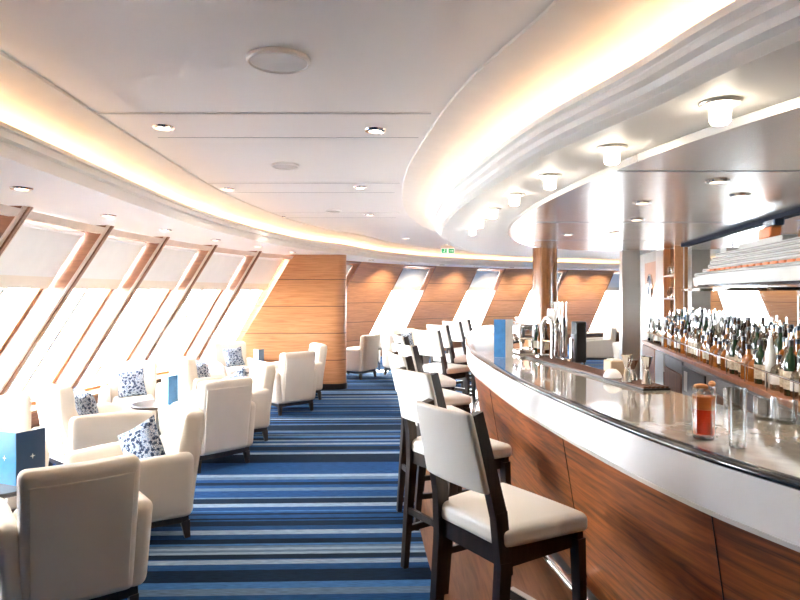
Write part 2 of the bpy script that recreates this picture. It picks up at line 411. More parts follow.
# soffit along the sloping windows, with stepped edge, cove and light trough
SOFF = .80
def soffit_profile():
    i = -SOFF
    return [(.45, ZS), (i, ZS), (i, ZS + .035), (i + .012, ZS + .04), (i + .012, ZS + .075), (i - .012, ZS + .085), (i - .012, ZS + .12), (i + .0, ZS + .125),
            (i - .02, ZS + .128), (i - .02, ZS + .148), (i - .004, ZS + .148), (i + .006, ZS + .11), (i + .13, ZS + .11), (i + .13, ZS + .19), (.45, ZS + .33)]
struct(MB().sweep(WP, soffit_profile()), 'trim_soffit', 'ceil', 30)
i0 = -SOFF
struct(MB().sweep(WP, [(i0 + .13, ZS + .11), (i0 + .13, ZS + .178), (i0 + .07, ZS + .208), (i0 - .04, ZS + .245), (i0 - .14, ZS + .275), (i0 - .25, ZC - .012), (i0 - .255, ZC + .02), (i0 + .16, ZC + .02), (i0 + .16, ZS + .11)]), 'trim_cove', 'cove', 40)
tag(MB().tube([(p[0] + n[0] * (i0 + .055), p[1] + n[1] * (i0 + .055), ZS + .126) for p, n in WP], .010, 6).build('cove_light_strip', 'glow'), 'long warm light strip hidden in the cove above the sloping windows', 'light strip')
struct(MB().box(-6.5, 11, -3.2, 21.5, ZC, ZC + .1), 'ceiling', 'ceil')
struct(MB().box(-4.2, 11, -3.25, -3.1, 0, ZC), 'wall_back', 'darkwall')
struct(MB().box(10.4, 10.6, -3.2, 21, 0, ZC), 'wall_right', 'outer')

# canopy over the bar
CANPTS = [(3.2, -2.5), (2.1, -.8), (1.42, .5), (1.0, 1.54), (.86, 2.14), (.69, 2.77), (.57, 3.55), (.44, 4.9), (.44, 6.6), (.60, 8.0), (.98, 9.4), (1.6, 10.5), (2.6, 11.3), (4.2, 11.7)]
CP = smooth_path(CANPTS, True, 8)           # left normal points out to the room
ZB = 2.23
cin = [(p[0], p[1]) for p, n in CP]
struct(MB().prism(cin + [(7, 11.7), (7, -2.5)], ZB, ZB + .03), 'trim_canopy', 'ceil')
struct(MB().sweep(CP, [(-.06, ZB - .003), (.0, ZB - .003), (.0, ZB + .035), (.03, ZB + .045), (.03, ZB + .072), (.06, ZB + .080), (.06, ZB + .105), (.085, ZB + .112), (.085, ZB + .136), (.070, ZB + .136), (.062, ZB + .10), (-.06, ZB + .10)]), 'trim_canopy_edge', 'ceil', 30)
struct(MB().sweep(CP, [(-.06, ZB + .10), (-.06, ZB + .17), (-.01, ZB + .205), (.10, ZB + .238), (.24, ZB + .260), (.40, ZC - .012), (.405, ZC + .02), (-.09, ZC + .02), (-.09, ZB + .10)]), 'trim_canopy_cove', 'cove', 40)
tag(MB().tube([(p[0] + n[0] * .03, p[1] + n[1] * .03, ZB + .116) for p, n in CP], .010, 6).build('cove_light_strip', 'glow'), 'curved warm light strip along the canopy edge above the bar', 'light strip')

METPTS = [(2.1, .3), (1.55, 1.2), (1.27, 1.95), (1.06, 2.83), (.95, 4.2), (.98, 5.4), (1.12, 6.4), (1.45, 7.5), (1.95, 8.3), (2.6, 8.75), (3.2, 8.7)]
met = catmull(METPTS, 6)
mroot = struct(MB().prism(met + [(4.2, 8.6), (3.6, .3)], ZB - .045, ZB - .012), 'trim_metal_ceiling', 'mirrorceil')
sm = MB()
for y0, y1, x0, x1 in ((3.0, 3.02, 1.05, 2.2), (5.2, 5.22, 1.0, 2.7), (7.0, 7.02, 1.32, 3.0)): sm.box(x0, x1, y0, y1, ZB - .0465, ZB - .0445)
sm.build('panel_seam', 'grey', mroot)

# ---------------------------------------------------------------- wood pier between the two runs of windows
pr = MB(); zl = [.1, ZS]; ring = []
def pier_ring(z, g=0):
    xl = wp(SM[-1], z, .0)[0] - .05
    pts = [(xl, 10.16 - g), (-1.06, 10.16 - g)] + [(-1.06 + (.17 + g) * sin(a), 10.33 - (.17 + g) * cos(a)) for a in [pi * k / 10 for k in range(1, 10)]] + [(-1.06, 10.50 + g), (xl, 10.50 + g)]
    return [(x, y, z) for x, y in pts]
a, b = pier_ring(.1), pier_ring(ZS); n = len(a)
pr.add(a + b, [tuple(range(n)), tuple(range(n, 2 * n))] + [(i, (i + 1) % n, (i + 1) % n + n, i + n) for i in range(n)])
struct(pr, 'wall_pier', 'panel')
pl = MB(); a, b = pier_ring(.0, .012), pier_ring(.1, .012)
pl.add(a + b, [tuple(range(n)), tuple(range(n, 2 * n))] + [(i, (i + 1) % n, (i + 1) % n + n, i + n) for i in range(n)]); struct(pl, 'baseboard_pier', 'dark')
struct(MB().lathe([(.165, 0), (.165, 2.2)], (1.98, 8.5, 0), 32), 'trim_column', 'colwood')

# ---------------------------------------------------------------- ceiling fittings
def ceil_disc(x, y, r, z, label):
    t = thing('ceiling_speaker', label, 'speaker', (x, y, z), 0, 'round ceiling speakers')
    MB().lathe([(r, 0), (r, -.012), (r * .93, -.018), (r * .9, -.012), (r * .9, 0)], n=36).build('rim', 'ceil', t)
    MB().lathe([(.001, -.012), (r * .9, -.012), (r * .9, -.002)], n=36, cap=False).build('grille', 'discw', t)
ceil_disc(-.48, 2.46, .125, ZC, 'large round white speaker in the nearest ceiling area')
ceil_disc(-.83, 4.5, .10, ZC, 'smaller round white speaker between the two ceiling slots')
ceil_disc(-.75, 7.0, .09, ZC, 'round white speaker farthest down the ceiling')
dl = thing('downlight', '', 'ceiling light', (0, 0, 0), 0, 'recessed ceiling downlights')
MB().lathe([(.038, -.001), (.038, -.010), (.058, -.008), (.062, 0)], n=24, cap=False).build('trim_ring', 'chrome', dl)
MB().lathe([(.001, -.003), (.037, -.003), (.037, -.001)], n=24, cap=False).build('lens', 'spotglow', dl)
lamp_data = bpy.data.lights.new('bulb', 'SPOT'); lamp_data.energy = 3.6; lamp_data.color = (1, .86, .68); lamp_data.spot_size = R(120); lamp_data.spot_blend = .6; lamp_data.shadow_soft_size = .03
lamp_ = bpy.data.objects.new('bulb', lamp_data); COL.objects.link(lamp_); lamp_.parent = dl; lamp_.location = (0, 0, -.012)
for x, y, z, l in ((-1.32, 3.47, ZC, 'first downlight beside the nearest ceiling slot, above the armchairs'), (-.14, 3.53, ZC, 'downlight at the bar end of the nearest ceiling slot'),
                   (-1.54, 5.55, ZC, 'downlight by the second ceiling slot, window end'), (-.35, 5.45, ZC, 'downlight by the second ceiling slot, bar end'),
                   (-1.46, 7.6, ZC, 'far downlight in the flat ceiling near the window cove'), (-.36, 7.4, ZC, 'far downlight in the flat ceiling near the bar canopy')):
    place(dl, (x, y, z), 0, l)
ORD_ = ['first', 'second', 'third', 'fourth', 'fifth', 'sixth']
soffit_names = ['nearest', 'second nearest', 'third nearest', 'fourth nearest', 'fifth nearest', 'farthest']
for k, (x, y) in enumerate(((-2.22, 3.65), (-2.32, 4.95), (-2.30, 6.1), (-2.15, 7.25), (-1.92, 8.4), (-1.65, 9.5))):
    place(dl, (x, y, ZS), 0, soffit_names[k] + ' small downlight in the low soffit above the sloping windows')
for k, (x, y) in enumerate(((1.55, 2.3), (1.67, 3.27), (1.58, 4.06), (2.05, 3.75), (1.9, 5.0), (2.1, 6.1), (1.7, 6.3))):  # first one is added out of view to brighten the cocktail and near counter
    place(dl, (x, y, ZB - .045), 0, ['nearest', 'second', 'third', 'fourth', 'fifth', 'sixth', 'farthest'][k] + ' warm downlight set in the polished metal ceiling')
ww = thing('wall_washer', '', 'ceiling light', (0, 0, 0), 0, 'wall washers along the far windows')
MB().lathe([(.038, -.001), (.038, -.010), (.058, -.008), (.062, 0)], n=24, cap=False).build('trim_ring', 'chrome', ww)
MB().lathe([(.001, -.003), (.037, -.003), (.037, -.001)], n=24, cap=False).build('lens', 'spotglow', ww)
ld = bpy.data.lights.new('washer_bulb', 'SPOT'); ld.energy = 42.0; ld.color = (1, .88, .72); ld.spot_size = R(110); ld.spot_blend = .8; ld.shadow_soft_size = .05
lo = bpy.data.objects.new('bulb', ld); COL.objects.link(lo); lo.parent = ww; lo.location = (0, 0, -.015); lo.rotation_euler = (0, R(-30), 0)
for k, px_ in enumerate((-1.05, -.25, .55, 1.45, 2.5, 3.4, 4.9, 5.7)):
    (x, y), (nx, ny) = wall_at(s_at_x(px_))
    place(ww, (x - nx * .55, y - ny * .55, ZS), atan2(ny, nx), (ORD_ + ['seventh', 'eighth'])[k] + ' wall washer light in the soffit along the far windows')
for k, (x, y) in enumerate(()):
    place(dl, (x, y, ZS), 0, ORD_[k] + ' small soffit downlight along the far windows beyond the wood pier')
for k, (x, y) in enumerate(((.1, 10.7), (.9, 12.0), (3.0, 13.6), (4.8, 14.4), (4.4, 12.6), (6.2, 13.2))):  # fill lamps added to brighten the far wall panels and armchairs
    place(dl, (x, y, ZC), 0, ORD_[k] + ' added fill downlight in the main ceiling beyond the bar')
gl = thing('globe_light', '', 'ceiling light', (0, 0, 0), 0, 'frosted cylinder lights under the bar canopy')
MB().lathe([(.001, -.012), (.060, -.012), (.064, -.006), (.064, 0)], n=28, cap=False).build('mounting_plate', 'steel', gl)
MB().lathe([(.001, -.075), (.026, -.074), (.032, -.066), (.034, -.012)], n=24, cap=False).build('glass_shade', 'lampglow', gl)
for k, (x, y) in enumerate(((1.06, 2.06), (.92, 2.70), (.81, 3.36), (.735, 4.0), (.70, 4.7), (.69, 5.4), (.71, 6.1))):
    place(gl, (x, y, ZB), 0, ['nearest', 'second nearest', 'third nearest', 'fourth', 'fifth', 'sixth', 'farthest'][k] + ' glowing frosted cylinder light under the bar canopy')
def slot(x0, x1, y, l):
    t = thing('air_slot', l, 'vent', (x0, y, ZC), 0, 'linear ceiling air slots')
    L = x1 - x0
    m = MB().box(0, L, -.012, -.008, -.004, 0).box(0, L, .008, .012, -.004, 0); m.build('slot_frame', 'ceil', t)
    MB().box(0, L, -.008, .008, -.003, 0).build('slot_opening', 'grille', t)
    m = MB().box(.12, L - .05, .5, .506, -.0015, .0); m.build('panel_joint', 'grille', t)
slot(-1.56, .16, 3.20, 'long dark air slot across the nearest ceiling')
slot(-1.85, .0, 5.25, 'second long air slot further down the ceiling')
slot(-1.9, .0, 7.2, 'third air slot near the far end of the ceiling')
t = thing('exit_sign', 'small hanging green exit sign near the bar canopy', 'exit sign', (.80, 10.4, 0))
MB().box(-.115, .115, -.02, .02, 2.24, 2.33).build('sign_box', 'exitwhite', t)
MB().box(-.118, .118, -.022, .022, 2.33, 2.375).build('housing', 'paleframe', t)
m = MB().box(-.105, -.02, -.0235, -.0205, 2.25, 2.32).box(.01, .1, -.0235, -.0205, 2.25, 2.32); m.build('green_panel', 'exitgreen', t)
m = MB()
m.lathe([(.001, -.008), (.007, -.004), (.007, .004), (.001, .008)], (-.055, -.026, 2.308), 8, False)
m.bar((-.055, -.026, 2.300), (-.063, -.026, 2.278), .010, .004).bar((-.062, -.026, 2.28), (-.048, -.026, 2.257), .006, .004).bar((-.064, -.026, 2.28), (-.082, -.026, 2.262), .006, .004).bar((-.057, -.026, 2.297), (-.043, -.026, 2.286), .005, .004)
m.bar((.025, -.026, 2.285), (.07, -.026, 2.285), .004, .008).bar((.07, -.026, 2.30), (.088, -.026, 2.285), .004, .008).bar((.07, -.026, 2.27), (.088, -.026, 2.285), .004, .008)
m.build('pictogram', 'exitwhite', t)
for nm_ in ('stem',): MB().tube([(0, 0, 2.37), (0, 0, ZC)], .008, 8).build('hanging_stem', 'white', t)
t = thing('ceiling_vent', 'round grey louvred vent in the ceiling beyond the column', 'vent', (3.2, 12.6, ZC))
MB().lathe([(.30, 0), (.30, -.02), (.26, -.03), (.25, 0)], n=32, cap=False).build('vent_ring', 'grille', t)
m = MB()
for r in (.22, .17, .12, .07): m.lathe([(r, 0), (r, -.03), (r - .03, -.012), (r - .03, 0)], n=28, cap=False)
m.build('louvre', 'grille', t)

# ---------------------------------------------------------------- bar counter
bar = thing('bar_counter', 'long curved bar with polished stone top, white apron and wood front', 'bar', (0, 0, 0))
MB().sweep(BP, [(.03, 1.055), (.03, 1.1), (.64, 1.1), (.64, 1.055)]).build('countertop', 'counter', bar)
MB().sweep(BP, [(.05, 1.072), (.010, 1.073), (.0, 1.080), (.0, 1.093), (.009, 1.1), (.03, 1.1005), (.05, 1.099)]).build('edge_strip', 'navy', bar, 60)
MB().sweep(BP, [(.012, 1.073), (.010, 1.0), (.014, .955), (.026, .92), (.2, .92), (.2, 1.054), (.031, 1.054), (.031, 1.073)]).build('white_apron', 'white', bar, 60)
MB().sweep(BP, [(.02, .92), (.02, .906), (.07, .9), (.2, .9), (.2, .92)]).build('apron_bead', 'steel', bar)
MB().sweep(BP, [(.068, .905), (.20, .13), (.26, .13), (.26, .905)]).build('front_panel', 'barwood', bar)
MB().sweep(BP, [(.23, 0), (.23, .13), (.28, .13), (.28, 0)]).build('plinth', 'black', bar)
MB().sweep(BP, [(.55, .0), (.55, 1.055), (.60, 1.055), (.60, .0)]).build('inner_panel', 'grey', bar)
for k in (18, 31, 44, 57, 70, 83):
    (x, y), (nx, ny) = BP[k]; q = lambda u, z: (x + nx * u, y + ny * u, z)
    MB().tube([q(.0685, .90), q(.198, .14)], .003, 5).build('panel_seam', 'black', bar)
fr = [(p[0] - n[0] * -.075, p[1] - n[1] * -.075, .19) for p, n in BP[6:-6]]
rail = MB().tube(fr, .024, 10).build('foot_rail', 'chrome', bar)
for k in (14, 24, 34, 44, 54, 64, 74, 84):
    (x, y), (nx, ny) = BP[k]; q = lambda u, z: (x + nx * u, y + ny * u, z)
    MB().tube([q(.075, .19), q(.20, .19)], .013, 8).tube([q(.185, .19), q(.20, .19)], .03, 10).build('rail_bracket', 'chrome', rail)

# ---------------------------------------------------------------- back bar
ANG = atan2(.9794, .2018)
def bb(a, b=0, z=0):       # a along the back bar, b away from the barman
    return (2.0 + .2018 * a + .9794 * b, 2.6 + .9794 * a - .2018 * b, z)
def bbthing(name, label, cat, a, z=0, b=0, group=None): return thing(name, label, cat, bb(a, b, z), ANG, group)
def A_of(d): return (d - 2.6) / .9794
wr = MB()
def bbox(mb, a0, a1, b0, b1, z0, z1):
    vs = [bb(a, b, z) for z in (z0, z1) for b in (b0, b1) for a in (a0, a1)]
    return mb.add(vs, [(0, 2, 3, 1), (4, 5, 7, 6), (0, 1, 5, 4), (2, 6, 7, 3), (0, 4, 6, 2), (1, 3, 7, 5)])
struct(bbox(MB(), -1.6, 8.6, .46, .6, 0, ZC), 'wall_bar', 'outer')
mir = tag(bbox(MB(), -1.5, 5.2, .435, .455, 1.0, 2.185).build('mirror', 'mirror'), 'wide tinted mirror on the wall behind the bottles', 'mirror')
struct(bbox(MB(), -1.5, 5.2, .395, .434, 2.15, 2.184), 'trim_mirror', 'mattenavy')
# end of the back bar: niche, steel panel, door with porthole, steel post
t = bbthing('niche_shelf', 'narrow open wooden niche with small shelves beside the mirror', 'shelf unit', 5.35)
for a0, a1 in ((0, .05), (.66, .71)): MB().box(a0, a1, -.455, -.36, .985, 2.18).build('side_post', 'doorwood', t)
MB().box(.05, .66, -.458, -.445, .985, 2.18).build('back_panel', 'colwood', t)
for z in (1.24, 1.5, 1.80): MB().box(.05, .66, -.445, -.355, z, z + .02).build('shelf', 'paleframe', t)
for k, (z, n_) in enumerate(((1.52, 3), (1.82, 3))):
    for j in range(n_):
        g_ = tag(MB().lathe([(.03, 0), (.034, .09), (.030, .1), (.012, .12), (.012, .15)], n=12).build('small_decanter', 'bottleclear'), 'small glass decanter on the %s niche shelf, %s from the mirror' % (('middle', 'upper')[k], ('first', 'second', 'third')[j]), 'decanter', 'decanters in the niche')
        g_.location = bb(5.5 + j * .17, .4, z)
struct(bbox(MB(), 6.10, 6.75, .40, .46, 0, 2.185), 'trim_steel_panel', 'steel')
d = struct(bbox(MB(), 6.78, 7.75, .42, .46, 0, 2.06), 'door_1', 'doorwood')
m = MB(); c = Vector(bb(7.27, .415, 1.69)); au = Vector((.2018, .9794, 0)); nn = Vector((.9794, -.2018, 0))
m.tube([c + au * .17 * cos(q) + Vector((0, 0, .17 * sin(q))) for q in [2 * pi * k / 24 for k in range(25)]], .018, 8); m.build('porthole_ring', 'chrome', d)
m = MB(); m.add([c - nn * .002 + au * .165 * cos(2 * pi * k / 24) + Vector((0, 0, .165 * sin(2 * pi * k / 24))) for k in range(24)] + [c + nn * .004 + au * .165 * cos(2 * pi * k / 24) + Vector((0, 0, .165 * sin(2 * pi * k / 24))) for k in range(24)],
      [tuple(range(24)), tuple(range(47, 23, -1))] + [(k, (k + 1) % 24, (k + 1) % 24 + 24, k + 24) for k in range(24)]); m.build('porthole_glass', 'navycard', d)
m = MB(); m.tube([bb(6.88, .40, 1.0), bb(6.88, .40, 1.25)], .012, 8); m.build('door_handle', 'chrome', d)
struct(bbox(MB(), 6.25, 6.52, -.14, .10, 0, 2.185), 'trim_steel_post', 'steel')

# top board, risers, glass rail
t = bbthing('bottle_shelf', 'long wooden shelf board carrying the bottles behind the bar', 'shelf', -.4)
MB().box(0, 5.95, -.435, .0, .95, .985).build('shelf_board', 'shelfwood', t)
MB().box(0, 5.7, -.435, -.225, .985, 1.03).build('riser_step', 'shelfwood', t)
MB().box(0, 5.7, -.435, -.325, 1.03, 1.08).build('riser_step', 'shelfwood', t)
t = bbthing('bottle_guard_rail', 'slim chrome guard rail in front of the bottles', 'rail', -.4)
MB().tube([(0.1, -.02, 1.10), (5.7, -.02, 1.10)], .006, 8).build('rail', 'chrome', t)
for k in range(15): MB().tube([(.1 + k * .4, -.02, .985), (.1 + k * .4, -.02, 1.10)], .005, 6).build('rail_post', 'chrome', t)

# units below the shelf
def unit(d0, d1, label, name, kind):
    a0, a1 = A_of(d0), A_of(d1); L = a1 - a0
    t = bbthing(name, label, 'fridge' if kind == 'fridge' else 'cabinet', a0)
    body = MB().box(.004, L - .004, -.43, -.02, 0, .948); body.build('body', 'grey' if kind != 'wood_plain' else 'doorwood', t)
    if kind == 'wood':
        dr = MB().box(.03, L - .03, -.02, .0, .12, .80).build('door', 'cabwood', t)
        MB().tube([(L - .1, .02, .6), (L - .1, .02, .75)], .006, 6).build('handle', 'chrome', dr)
        MB().box(.01, L - .01, -.02, -.005, .83, .93).build('steel_fascia', 'grey', t)
    elif kind == 'drawer':
        for z0, z1 in ((.12, .44), (.47, .80)):
            dr = MB().box(.02, L - .02, -.02, .0, z0, z1).build('drawer', 'cabwood', t)
            MB().tube([(L * .35, .02, z1 - .05), (L * .65, .02, z1 - .05)], .006, 6).build('handle', 'chrome', dr)
        MB().box(.01, L - .01, -.02, -.005, .83, .93).build('steel_fascia', 'grey', t)
    elif kind == 'fridge':
        dr = MB().box(.02, L - .02, -.02, .0, .62, .90).build('display_panel', 'black', t)
        MB().box(L * .72, L * .86, 0, .004, .68, .86).build('switch_plate', 'steel', dr)
        v = MB()
        for k in range(9): v.box(.04, L - .04, -.02, .004, .16 + k * .05, .185 + k * .05)
        v.build('louvre', 'steel', t)
    elif kind == 'steel':
        MB().box(.02, L - .02, -.02, .0, .1, .93).build('door', 'steel', t)
    elif kind == 'wood_plain':
        MB().box(.02, L - .02, -.02, .0, .1, .93).build('door', 'doorwood', t)
unit(1.9, 2.6, 'dark cabinet under the nearest end of the bottle shelf', 'back_bar_cabinet', 'wood')
unit(2.6, 3.2, 'dark wood cabinet under the bottle shelf, behind the rocks glasses', 'back_bar_cabinet', 'wood')
unit(3.2, 3.82, 'wood cabinet third from the near end under the bottle shelf', 'back_bar_cabinet', 'wood')
unit(3.82, 4.46, 'wood cabinet directly behind the orange cocktail under the bottle shelf', 'back_bar_cabinet', 'wood')
unit(4.46, 5.15, 'brown wood cabinet beside the louvred fridge', 'back_bar_cabinet', 'wood')
unit(5.15, 5.95, 'dark fridge with louvred steel front under the bottle shelf', 'under_counter_fridge', 'fridge')
unit(5.95, 6.72, 'tall brown door cabinet next to the louvred fridge', 'back_bar_cabinet', 'wood')
unit(6.72, 7.2, 'narrow steel cabinet near the far end of the bottle shelf', 'back_bar_cabinet', 'steel')
unit(7.2, 8.0, 'light wood end cabinet at the far end of the bottle shelf', 'back_bar_cabinet', 'wood_plain')

# bottles: twelve shapes, each copied along three rows
def bottle(kind, look, glassm, labelm, capm, body, cap):
    t = thing(kind, look, 'bottle')
    MB().lathe(body, n=14).build('glass_body', glassm, t)
    z0, z1, r = cap; MB().lathe([(r, z0), (r, z1)], n=10).build('cap', capm, t)
    rb = max(p[0] for p in body) + .0012
    if labelm: MB().lathe([(rb, body[1][1] + .03), (rb, body[1][1] + .03 + (.10 if body[-1][1] > .25 else .06))], n=14, cap=False).build('paper_label', labelm, t)
    return t
std = [(.034, 0), (.037, .008), (.037, .17), (.032, .195), (.016, .225), (.0135, .275)]
slim = [(.028, 0), (.031, .008), (.031, .20), (.026, .225), (.014, .25), (.0125, .305)]
squat = [(.045, 0), (.050, .01), (.050, .11), (.043, .14), (.018, .165), (.015, .20)]
wine = [(.034, 0), (.037, .006), (.037, .18), (.030, .215), (.0145, .24), (.0135, .30)]
shoulder = [(.038, 0), (.041, .008), (.041, .15), (.036, .175), (.017, .19), (.0145, .245)]
KINDS = [(bottle('spirit_bottle', 'clear spirit bottle with cream label', 'bottleclear', 'paper', 'chrome', std, (.272, .315, .006)), 'clear spirit bottle with cream label'),
         (bottle('whisky_bottle', 'amber whisky bottle with cream label', 'amber', 'paper', 'black', shoulder, (.242, .272, .016)), 'amber whisky bottle with cream label'),
         (bottle('wine_bottle', 'dark green wine bottle', 'green', 'paper', 'black', wine, (.27, .306, .0155)), 'dark green bottle with cream label'),
         (bottle('liqueur_bottle', 'squat amber liqueur bottle', 'amber', None, 'dark', squat, (.198, .228, .018)), 'squat unlabelled amber bottle'),
         (bottle('vodka_bottle', 'frosted white bottle', 'palewhite', None, 'chrome', slim, (.302, .34, .006)), 'slim frosted white bottle'),
         (bottle('rum_bottle', 'brown rum bottle', 'brown', 'paper', 'black', std, (.272, .30, .0155)), 'brown bottle with cream label'),
         (bottle('gin_bottle', 'blue gin bottle', 'bluebottle', 'card', 'chrome', shoulder, (.242, .272, .016)), 'blue bottle with white label'),
         (bottle('decanter_bottle', 'squat clear bottle', 'bottleclear', 'card', 'black', squat, (.198, .225, .017)), 'squat clear bottle with white label')]
ORD = ['first', 'second', 'third', 'fourth', 'fifth', 'sixth', 'seventh', 'eighth', 'ninth', 'tenth', 'eleventh', 'twelfth', 'thirteenth', 'fourteenth', 'fifteenth', 'sixteenth']
WTS = [[3, 2, 1, 3, 1, 3, .3, 4], [4, 3, 3, 1, 2, 3, .4, 1], [4, 3, 4, 0, 3, 3, .3, 0]]
rows = [('front', .098, .985), ('middle', .275, 1.03), ('back', .38, 1.08)]
for ri, (rn, b_, z_) in enumerate(rows):
    cnt = [0] * 8; a_ = 5.42 - ri * .03; k_prev = -1
    while a_ > .2:
        k = random.choices(range(8), WTS[ri])[0]
        if cnt[k] >= 16: k = min(range(8), key=lambda q: cnt[q] if WTS[ri][q] else 99)
        src, look = KINDS[k]
        o = place(src, bb(a_, b_ + random.uniform(-.012, .012), z_), random.uniform(0, 6), '%s, %s row, %s of its kind from the niche' % (look, rn, ORD[cnt[k]]))
        o['group'] = 'bottles in the %s row behind the bar' % rn
        sc_ = random.uniform(.93, 1.08); o.scale = (1, 1, sc_)
        cnt[k] += 1; a_ -= .112 if k in (3, 7) else .096

# cruise ship model on a glass shelf in front of the mirror
t = bbthing('glass_shelf', 'long glass shelf holding the ship model in front of the mirror', 'shelf', 0.2)
MB().box(0, 4.35, -.43, -.16, 1.635, 1.65).build('glass_plate', 'glass', t)
for x in (.3, 1.6, 2.9, 4.1): MB().box(x, x + .02, -.434, -.2, 1.61, 1.635).build('bracket', 'chrome', t)
ship = bbthing('ship_model', 'large white cruise ship model with orange and black funnel', 'ship model', 2.3, 1.651, .30)
# local +x is the bow (far end)
def hull_ring(x):
    tt = (x + 1.9) / 3.8; wd = .105 * (1 - max(0, (tt - .72) / .28) ** 2) * (1 if tt > .1 else .75 + 2.5 * tt); return max(wd, .004)
def hull(z0, z1, x0, x1, grow=0):
    xs = [x0 + (x1 - x0) * k / 24 for k in range(25)]; vs = []; fs = []
    for x in xs:
        wdt = hull_ring(x) + grow
        vs += [(x, -wdt * .8, z0), (x, wdt * .8, z0), (x + (.05 if x == xs[-1] else 0), wdt, z1), (x + (.05 if x == xs[-1] else 0), -wdt, z1)]
    for k in range(24):
        for j in range(4): fs.append((k * 4 + j, k * 4 + (j + 1) % 4, k * 4 + (j + 1) % 4 + 4, k * 4 + j + 4))
    fs.append((3, 2, 1, 0)); fs.append(tuple(96 + j for j in range(4))); return MB().add(vs, fs)
hull(0, .02, -1.85, 1.84).build('hull', 'shiphull', ship)
hull(.02, .10, -1.88, 1.88).build('white_hull', 'shipwhite', ship)
decks = [(.10, .035, -1.80, 1.50), (.135, .035, -1.75, 1.20), (.17, .035, -1.72, 1.02), (.205, .03, -1.65, .95), (.235, .03, -1.5, .90), (.265, .03, -1.2, .78)]
for z, h, x0, x1 in decks:
    dk = MB().soft(x0, x1, -.092, .092, z, z + h * .96, .008, 4).build('deck', 'shipwhite', ship)
    MB().box(x0 + .04, x1 - .03, -.0935, .0935, z + h * .35, z + h * .68).build('window_band', 'shipdeck', dk)
for k in range(18): MB().soft(-1.5 + k * .14, -1.40 + k * .14, .094, .112, .14, .158, .007, 2).build('lifeboat', 'orange', ship)
MB().soft(.55, .72, -.07, .07, .295, .335, .01, 3).build('bridge', 'shipwhite', ship)
MB().soft(-.6, .30, -.05, .05, .295, .34, .01, 3).build('upper_house', 'shipwhite', ship)
f = MB().soft(-.34, -.10, -.04, .04, .34, .42, .015, 3, fn=lambda x, y, z: (x - (z - .34) * .25, y, z)).build('funnel', 'orange', ship)
MB().soft(-.42, -.2, -.036, .036, .42, .47, .012, 3).build('funnel_top', 'shiphull', f)
MB().tube([(.62, 0, .33), (.60, 0, .43)], .006, 6).tube([(.56, 0, .39), (.66, 0, .39)], .003, 5).build('mast', 'shipdeck', ship)
MB().tube([(1.35, 0, .1), (1.35, 0, .2)], .005, 6).build('mast', 'shipdeck', ship)

# ---------------------------------------------------------------- armchairs
def make_armchair():
    t = thing('armchair', '', 'armchair', group='cream lounge armchairs')
    lean = lambda x, y, z: (x - max(0, z - .2) * .13 - .05 * (1 - (y / .3) ** 2) * max(0, (z - .2)) + .0, y * (1 + .10 * max(0, z - .3)), z)
    b = MB().soft(-.34, -.20, -.295, .295, .145, .81, .045, 8, lean).build('backrest', 'fabric', t, 180)
    MB().soft(-.347, -.335, -.255, .255, .18, .745, .006, 6, lean).build('back_panel', 'fabric', b, 180)
    for sg in (-1, 1):
        def armf(x, y, z, sg=sg):
            q = (z - .145) / .41
            return (x + .02 * q * (1 if x > 0 else 0), y + sg * (.045 * q - .02), z - (.05 * ((x + .33) / .7) ** 2) * q)
        MB().soft(-.335, .36, sg * .325 - .06, sg * .325 + .06, .145, .565, .05, 7, armf).build('arm', 'fabric', t, 180)
    MB().soft(-.24, .345, -.27, .27, .145, .31, .02, 4).build('seat_base', 'fabric', t, 180)
    MB().soft(-.24, .375, -.262, .262, .30, .445, .05, 7, lambda x, y, z: (x, y, z + (.018 * (1 - (y / .27) ** 2) if z > .38 else 0))).build('seat_cushion', 'fabric', t, 180)
    MB().box(-.31, .325, -.315, .315, .105, .15).build('base_frame', 'dark', t)
    for x in (-.29, .30):
        for y in (-.29, .29):
            MB().bar((x * 1.05, y * 1.03, 0), (x, y, .11), .034, .034, .055, .055).build('chair_leg', 'dark', t)
    return t
AC = make_armchair(); AC.scale = (1, .82, 1)
chairs = {
    'A0': (-1.68, 3.15, 127, 'nearest cream armchair, seen from behind beside the aisle'),
    'B0': (-1.77, 4.10, 211, 'cream armchair with a patterned cushion, side toward the aisle, behind the nearest one'),
    'D0': (-2.86, 4.36, -57, 'cream armchair by the window behind the nearest blue menu'),
    'C1': (-2.72, 5.56, 50, 'cream armchair turned away by the windows, with cushion, behind the nearest side table'),
    'D1': (-2.88, 6.72, -66, 'cream armchair facing the camera under the windows with patterned cushion'),
    'A1': (-1.81, 5.86, 134, 'cream armchair seen from behind in the middle of the aisle row'),
    'B1': (-1.82, 6.72, 211, 'cream armchair with cushion just past the middle aisle chair'),
    'C2': (-2.42, 7.85, 45, 'cream armchair under the windows with cushion, behind the tall blue menu'),
    'D2': (-2.50, 9.45, -60, 'farthest window armchair before the wood pier, with patterned cushion'),
    'A2': (-1.57, 8.42, 132, 'cream armchair seen from behind near the wood pier'),
    'B2': (-1.56, 9.30, 205, 'cream armchair standing right in front of the wood pier'),
    'F1': (-.85, 11.65, 150, 'cream armchair just past the wood pier, side on'),
    'F2': (.10, 11.95, 35, 'second cream armchair past the wood pier, behind the stools'),
    'F3': (.15, 12.95, -80, 'cream armchair with cushion under the far windows'),
    'G1': (4.35, 13.9, 180, 'cream armchair beyond the bar taps, back in profile'),
    'G2': (4.95, 13.1, 100, 'cream armchair beyond the bar beside the steel post'),
}
for k, (x, y, a, l) in chairs.items(): place(AC, (x, y, .006), R(a), l)

